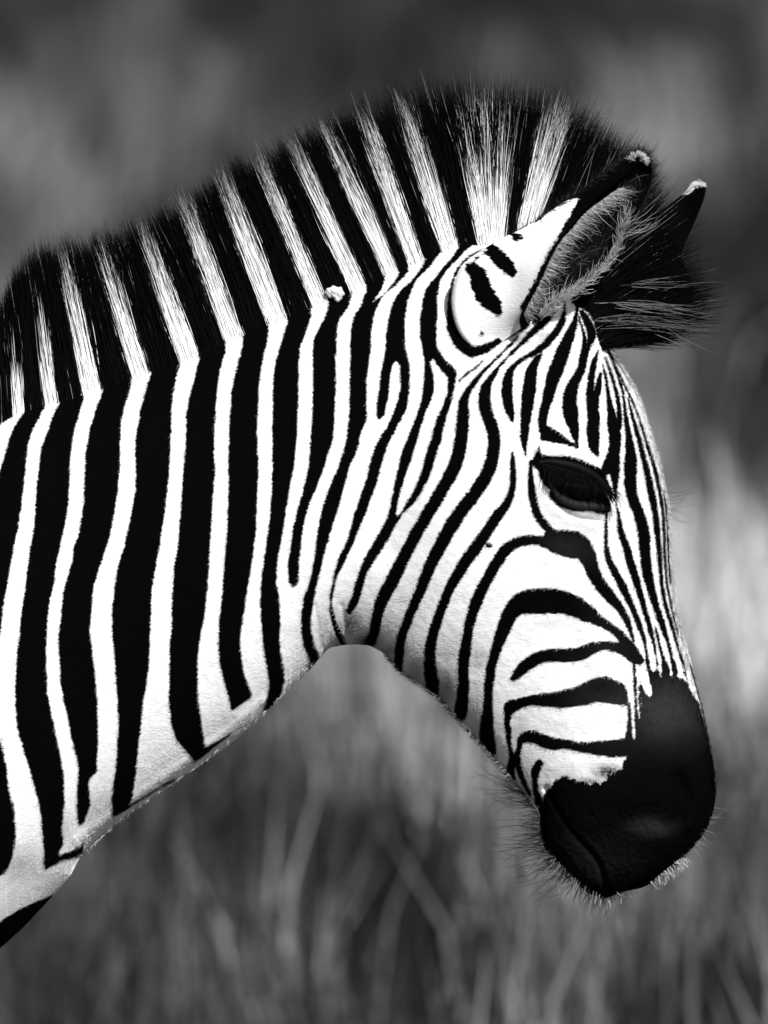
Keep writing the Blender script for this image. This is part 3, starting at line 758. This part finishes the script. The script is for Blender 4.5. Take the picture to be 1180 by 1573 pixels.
H.append(strands(p0, p1, np.full(n, -.09), np.full(n, -.10), rng.normal(.08, .06, n), None)); T.append(rng.uniform(.15, .6, n))
n = 500       # white tip, short hair lying over the top
u = rng.random(n)
p0 = np.stack([np.interp(u, [0, .4, 1], [968, 980, 994]), np.interp(u, [0, .4, 1], [243, 236, 245])], -1) + rng.normal(0, 2.2, (n, 2)) + np.array([0, 2.0])
ang = np.radians(np.interp(u, [0, .4, 1], [-150, -60, 20]) + rng.normal(0, 28, n)); ln = rng.uniform(3, 8, n)
p1 = p0 + np.stack([np.cos(ang), np.sin(ang)], -1) * ln[:, None]
d_ = edk[-1] + rng.normal(0, .003, n)
H.append(strands(p0, p1, d_ - .002, d_ - .003, rng.normal(0, .1, n), None)); T.append(rng.uniform(.5, .85, n))
n = 1500      # black fuzz round the dark end of the ear
t = rng.uniform(.45, 1, n)
p0 = np.where((rng.random(n) < .5)[:, None], along(EA[:, 0:2], t), along(AR, t))
ang = rng.uniform(-1.9, .2, n); ln = rng.gamma(3, 3, n)
p1 = p0 + np.stack([np.cos(ang), np.sin(ang)], -1) * ln[:, None]
H.append(strands(p0, p1, np.full(n, -.07), np.full(n, -.07), rng.normal(0, .1, n), None)); T.append(rng.uniform(.003, .03, n))
Hp = np.vstack(H); Tt = np.concatenate(T)
eh = hair_obj('ear_hair', Hp, np.array([.00014, .00014, .00013, .00011, .00008, .00002]), Tt[:, None], HAIR, ear)
eh['kind'] = 'stuff'
n = 300
p0 = np.stack([rng.uniform(1058, 1082, n), 0 * np.arange(n)], -1); p0[:, 1] = 287 - 3 * np.cos((p0[:, 0] - 1072) / 8) + np.clip(1064 - p0[:, 0], 0, 9) * 1.2 + rng.normal(0, 1.6, n)
ang = np.radians(rng.normal(-80, 40, n)); ln = rng.uniform(2, 6, n)
p1 = p0 + np.stack([np.cos(ang), np.sin(ang)], -1) * ln[:, None]
eh2 = hair_obj('ear_hair', strands(p0, p1, np.full(n, .07), np.full(n, .068), rng.normal(0, .2, n), None), np.array([.0002, .0002, .00018, .00014, .0001, .00003]), rng.uniform(.5, .85, n)[:, None], HAIR, ear2)
eh2['kind'] = 'stuff'

# ------------------------------------------------------------------ eye
def ellipsoid(name, c, r, mat, parent, rot=0, seg=40, ring=24, fn=None):
    vs_, fs = [], []
    for i in range(ring + 1):
        ph = math.pi * i / ring
        for j in range(seg):
            a_ = 2 * math.pi * j / seg
            x = math.sin(ph) * math.cos(a_) * r[0]; y = math.sin(ph) * math.sin(a_) * r[1]; z = math.cos(ph) * r[2]
            if fn: x, y, z = fn(x, y, z)
            xx = x * math.cos(rot) - z * math.sin(rot); zz = x * math.sin(rot) + z * math.cos(rot)
            vs_.append((c[0] + xx, c[1] + y, c[2] + zz))
    for i in range(ring):
        for j in range(seg):
            fs.append((i * seg + j, i * seg + (j + 1) % seg, (i + 1) * seg + (j + 1) % seg, (i + 1) * seg + j))
    return mesh_obj(name, vs_, np.array(fs), mat, parent)
def depth_at(px_, py_):
    k_ = np.argmin((xn - px_) ** 2 + (yn - py_) ** 2)
    return float(dn.ravel()[k_])
de = depth_at(886, 745)
ellipsoid('eye', P(886, 745, de + .012), (.0205, .019, .0165), EYE, zebra, rot=-.25)
ellipsoid('eye', P(886, 745, -de - .012), (.0205, .019, .0165), EYE, zebra, rot=-.25)
def lid(name, pts, r, dz, mat=SKIN):
    pts = chaikin([(a, b, w) for a, b, w in pts], False, 2)
    vs_, fs = [], []
    q = 10
    for i, (a, b, w) in enumerate(pts):
        t = pts[min(i + 1, len(pts) - 1)][:2] - pts[max(i - 1, 0)][:2]
        t = t / (np.hypot(*t) + 1e-9)
        nn = np.array([-t[1], t[0]])
        dc = depth_at(a, b) + dz
        for j in range(q):
            an = 2 * math.pi * j / q
            vs_.append(P(a + nn[0] * w * math.cos(an), b + nn[1] * w * math.cos(an), dc - w * K * 1.0 * math.sin(an)))
    for i in range(len(pts) - 1):
        for j in range(q):
            fs.append((i * q + j, i * q + (j + 1) % q, (i + 1) * q + (j + 1) % q, (i + 1) * q + j))
    return mesh_obj(name, vs_, np.array(fs), mat, zebra)
lid('upper_eyelid', [(822,713,2),(838,709,5),(862,712,8),(890,719,9),(914,732,8),(932,752,6),(940,776,3)], 1, .002)
lid('lower_eyelid', [(828,722,2),(842,742,4),(858,765,6),(882,776,7),(908,778,7),(930,780,5),(940,784,2)], 1, .002, plain('lid_skin', .014, .6, .15, 900, .5, .0008))
n = 260
t = rng.random(n)
lx = np.interp(t, [0, .3, .6, 1], [834, 866, 900, 934]); ly = np.interp(t, [0, .3, .6, 1], [712, 720, 730, 756])
p0 = np.stack([lx, ly], -1)
ang = np.radians(rng.normal(62, 12, n) - (t - .5) * 40); ln = rng.uniform(18, 40, n)
p1 = p0 + np.stack([np.cos(ang), np.sin(ang)], -1) * ln[:, None]
d0 = np.array([depth_at(a, b) for a, b in p0]) - .004
el = hair_obj('eyelashes', strands(p0, p1, d0, d0 - .010, rng.normal(-.12, .05, n), None), np.array([.0003, .0003, .00026, .0002, .00012, .00004]), np.full((n, 1), .004), HAIR, zebra)
el['kind'] = 'stuff'

# ------------------------------------------------------------------ whiskers and lip hair, few long hairs on the face
H, T, Wd = [], [], []
def outl(pts, n, a_mean, a_sd, l0, l1, t0, t1, b_sd=.12, db=0.0, dsd=.02, off=2):
    p = np.array(pts, float)
    L_ = np.concatenate([[0], np.cumsum(np.hypot(*np.diff(p, axis=0).T))])
    u = rng.uniform(0, L_[-1], n)
    p0 = np.stack([np.interp(u, L_, p[:, 0]), np.interp(u, L_, p[:, 1])], -1)
    am = np.interp(u / L_[-1], np.linspace(0, 1, len(a_mean)), a_mean)
    ang = np.radians(am + rng.normal(0, a_sd, n))
    dv = np.stack([np.cos(ang), np.sin(ang)], -1)
    p1 = p0 + dv * rng.uniform(l0, l1, n)[:, None]
    dd = rng.normal(db, dsd, n)
    H.append(strands(p0 - dv * off, p1, dd, dd + rng.normal(0, .012, n), rng.normal(0, b_sd, n), None)); T.append(rng.uniform(t0, t1, n))
outl([(800,1210),(826,1250),(832,1291),(850,1316),(878,1346)], 80, [205, 190, 175, 160, 140], 14, 30, 95, .004, .02)
outl([(800,1210),(826,1250),(832,1291),(850,1316),(878,1346)], 200, [205, 190, 175, 155, 130], 16, 8, 40, .004, .05)
outl([(850,1316),(878,1346),(905,1368),(930,1378)], 160, [150, 130, 115, 95], 16, 12, 45, .01, .25)
outl([(905,1372),(930,1378),(950,1370),(962,1367)], 130, [110, 95, 75], 20, 5, 22, .25, .8, dsd=.012)
outl([(998,1358),(1022,1339),(1050,1317)], 200, [75, 50, 35], 22, 5, 20, .3, .85, dsd=.02)
outl([(1030,1330),(1060,1305),(1085,1272),(1098,1240)], 60, [60, 40, 20], 18, 8, 30, .03, .3)
outl([(930,522),(965,580),(983,618),(1008,699),(1025,777),(1030,866),(1040,950),(1060,1020)], 2600, [30, 38, 38, 40, 55, 60, 60], 14, 3, 9, .25, .8, dsd=.015)
outl([(1060,1020),(1080,1095),(1098,1180),(1100,1215)], 700, [65, 65, 75], 14, 2, 6, .003, .1, dsd=.015)
outl([(593,1006),(615,1032),(676,1073),(733,1136),(790,1200)], 900, [200, 170, 150], 25, 3, 9, .05, .4, dsd=.018)
outl([(122,1318),(190,1255),(305,1176),(405,1096),(500,1000)], 700, [100, 120, 120], 25, 2, 6, .3, .75, dsd=.015)
outl([(1020,740),(1028,800)], 12, [15, 15], 22, 25, 60, .02, .3)
Hp = np.vstack(H); Tt = np.concatenate(T)
wk = hair_obj('whiskers', Hp, np.array([.00018, .00018, .00016, .00012, .0001, .00004]), Tt[:, None], HAIR, zebra)
wk['kind'] = 'stuff'
H, T = [], []
# pale strands in the forelock
for (a, b, c_, d_, m, t_) in [((984,437),(1000,439),(1050,434),0,9,.4),((960,467),(985,466),(1064,478),0,22,.4),((930,495),(980,494),(1080,505),0,26,.25),((990,505),(1020,515),(1058,534),0,3,.5)]:
    p0 = np.array(a) + rng.normal(0, 4, (m, 2)) * np.array([5, 1]); p1 = np.array(c_) + rng.normal(0, 8, (m, 2)) * np.array([3, 1])
    H.append(strands(p0, p1, np.full(m, -.034), rng.uniform(-.045, -.02, m), rng.normal(-.02, .03, m), None)); T.append(rng.uniform(.2, .9, m) * t_ * .6)
fl = hair_obj('forelock', np.vstack(H), np.array([.0002, .0002, .00018, .00014, .0001, .00003]), np.concatenate(T)[:, None], HAIR, zebra)
fl['kind'] = 'stuff'

# ------------------------------------------------------------------ seed burr caught at the foot of the mane
bt = bpy.data.objects.new('burr', None); C.objects.link(bt)
BD = depth_at(517, 456)
bt.location = P(517, 450, BD)
tag(bt, 'small pale seed burr caught in the hair at the base of the mane', 'burr')
def bumpy(x, y, z):
    q = 1 + .10 * math.sin(700 * x + 2) + .09 * math.sin(900 * z) + .07 * math.sin(1300 * (x + z) + 1)
    return x * q, y * q, z * q
for (a, b, r1, r2, r3, ro) in [(514,448,.0058,.005,.0050,.3),(521,452,.0044,.004,.0060,-.3),(508,449,.0050,.004,.0040,.1)]:
    ellipsoid('husk', P(a, b, BD - .004) - np.array(bt.location), (r1, r2, r3), BURR, bt, rot=ro, seg=28, ring=18, fn=bumpy)

# ------------------------------------------------------------------ the savanna behind: ground and dry grass
def ground_material():
    m, n, l, b = newmat('dry_ground', .9, .1)
    tc = n.new('ShaderNodeTexCoord')
    n1 = n.new('ShaderNodeTexNoise'); n1.inputs['Scale'].default_value = 1.3; n1.inputs['Detail'].default_value = 5; n1.inputs['Roughness'].default_value = .6
    n2 = n.new('ShaderNodeTexNoise'); n2.inputs['Scale'].default_value = 22; n2.inputs['Detail'].default_value = 4
    l.new(tc.outputs['Object'], n1.inputs['Vector']); l.new(tc.outputs['Object'], n2.inputs['Vector'])
    cr = n.new('ShaderNodeValToRGB')
    cr.color_ramp.elements[0].position = .38; cr.color_ramp.elements[0].color = (.02, .02, .02, 1)
    cr.color_ramp.elements[1].position = .66; cr.color_ramp.elements[1].color = (.07, .07, .07, 1)
    l.new(n1.outputs['Fac'], cr.inputs[0])
    f = math_node(n, l, 'MULTIPLY_ADD', n2.outputs['Fac'], .8, .6)
    mx = n.new('ShaderNodeVectorMath'); mx.operation = 'SCALE'
    l.new(cr.outputs[0], mx.inputs[0]); l.new(f, mx.inputs['Scale'])
    l.new(mx.outputs[0], b.inputs['Base Color'])
    bp = n.new('ShaderNodeBump'); bp.inputs['Distance'].default_value = .05
    l.new(n2.outputs['Fac'], bp.inputs['Height']); l.new(bp.outputs[0], b.inputs['Normal'])
    return m
gv = []
N_ = 60
for i in range(N_ + 1):
    for j in range(N_ + 1):
        x = (i / N_ * 2 - 1); y = (j / N_ * 2 - 1)
        X = math.copysign(abs(x) ** 2.4 * 1500, x); Y = math.copysign(abs(y) ** 2.4 * 1500, y) + 20
        gv.append((X, Y, .05 * math.sin(X * .21 + 1) * math.cos(Y * .17)))
gf = [(i * (N_ + 1) + j, (i + 1) * (N_ + 1) + j, (i + 1) * (N_ + 1) + j + 1, i * (N_ + 1) + j + 1) for i in range(N_) for j in range(N_)]
g = mesh_obj('ground', gv, gf, ground_material())
tag(g, kind='structure')
# grass: tussocks of blades, pale and dark, on a patchy field
def ray_ground(px_, py_, z=0.0):
    u = (px_ - W0 / 2) / H0 * 36 / FOCAL; v = -(py_ - H0 / 2) / H0 * 36 / FOCAL
    dz = -math.sin(PITCH) + v * math.cos(PITCH); dy = math.cos(PITCH) + v * math.sin(PITCH)
    t = (z - CAMZ) / dz
    return u * t, -DIST + dy * t
GR = hair_material('dry_grass', .8, .1)
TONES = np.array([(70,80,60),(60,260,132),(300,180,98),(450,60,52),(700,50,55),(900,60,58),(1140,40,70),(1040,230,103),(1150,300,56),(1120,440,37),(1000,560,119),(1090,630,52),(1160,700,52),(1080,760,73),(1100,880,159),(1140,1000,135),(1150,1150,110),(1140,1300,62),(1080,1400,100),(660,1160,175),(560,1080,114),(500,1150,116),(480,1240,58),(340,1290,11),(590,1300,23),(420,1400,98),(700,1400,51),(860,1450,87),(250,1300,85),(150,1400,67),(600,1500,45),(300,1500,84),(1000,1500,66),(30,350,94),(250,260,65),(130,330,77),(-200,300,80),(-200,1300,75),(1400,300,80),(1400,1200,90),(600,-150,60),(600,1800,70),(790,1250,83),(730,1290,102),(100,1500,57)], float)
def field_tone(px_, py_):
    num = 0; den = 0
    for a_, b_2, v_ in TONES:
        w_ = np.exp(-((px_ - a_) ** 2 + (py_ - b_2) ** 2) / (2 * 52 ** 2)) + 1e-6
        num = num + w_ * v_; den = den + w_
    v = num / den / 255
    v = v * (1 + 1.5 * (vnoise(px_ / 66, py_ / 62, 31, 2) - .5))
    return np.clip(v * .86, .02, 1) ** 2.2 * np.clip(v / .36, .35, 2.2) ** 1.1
NB = 150000
# tussock positions over the field, denser nearer the zebra's line of sight
nt_ = 9000
ty = 4 + rng.random(nt_) ** 1.4 * 44
tx = (rng.random(nt_) * 2 - 1) * (1.6 + (ty + 10) * .075)
th_ = rng.uniform(.10, .34, nt_)
# what the field looks like where each tussock stands, read on the sheet at half its height
dyc = ty + DIST; 
zc_ = th_ * .5 - CAMZ
cyp, syp = math.cos(PITCH), math.sin(PITCH)
depthc = dyc * cyp - zc_ * syp
upc = dyc * syp + zc_ * cyp
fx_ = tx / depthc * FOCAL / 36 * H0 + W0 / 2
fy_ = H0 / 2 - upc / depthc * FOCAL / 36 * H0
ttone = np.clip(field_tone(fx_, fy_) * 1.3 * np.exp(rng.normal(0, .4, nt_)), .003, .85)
which = rng.integers(0, nt_, NB)
bx = tx[which] + rng.normal(0, .065, NB); by = ty[which] + rng.normal(0, .065, NB)
bh = th_[which] * rng.uniform(.5, 1.25, NB)
la = rng.uniform(0, 2 * math.pi, NB); lr = rng.uniform(.05, .95, NB) * bh * np.where(ty[which] < 13, .45, 1)
w_ = rng.uniform(.002, .005, NB)
bt_ = np.clip(ttone[which] * rng.uniform(.6, 1.4, NB), .01, .8)
fa = rng.uniform(0, math.pi, NB)
ox = np.cos(fa) * w_; oy = np.sin(fa) * w_
z0 = np.full(NB, -.06)
v0 = np.stack([bx - ox, by - oy, z0], -1); v1 = np.stack([bx + ox, by + oy, z0], -1)
v2 = np.stack([bx + np.cos(la) * lr * .35 + ox * .7, by + np.sin(la) * lr * .35 + oy * .7, bh * .6], -1)
v3 = np.stack([bx + np.cos(la) * lr * .35 - ox * .7, by + np.sin(la) * lr * .35 - oy * .7, bh * .6], -1)
v4 = np.stack([bx + np.cos(la) * lr, by + np.sin(la) * lr, bh], -1)
gv = np.stack([v0, v1, v2, v3, v4], 1).reshape(-1, 3)
bi = np.arange(NB)[:, None] * 5
gtri = np.concatenate([bi + np.array([[0, 1, 2]]), bi + np.array([[0, 2, 3]]), bi + np.array([[3, 2, 4]])])
gr = mesh_obj('grass', gv, gtri, GR, smooth=False, attrs={'tone': np.repeat(bt_, 5)})
tag(gr, 'short dry savanna grass in pale and dark patches behind the zebra', 'grass', kind='stuff')
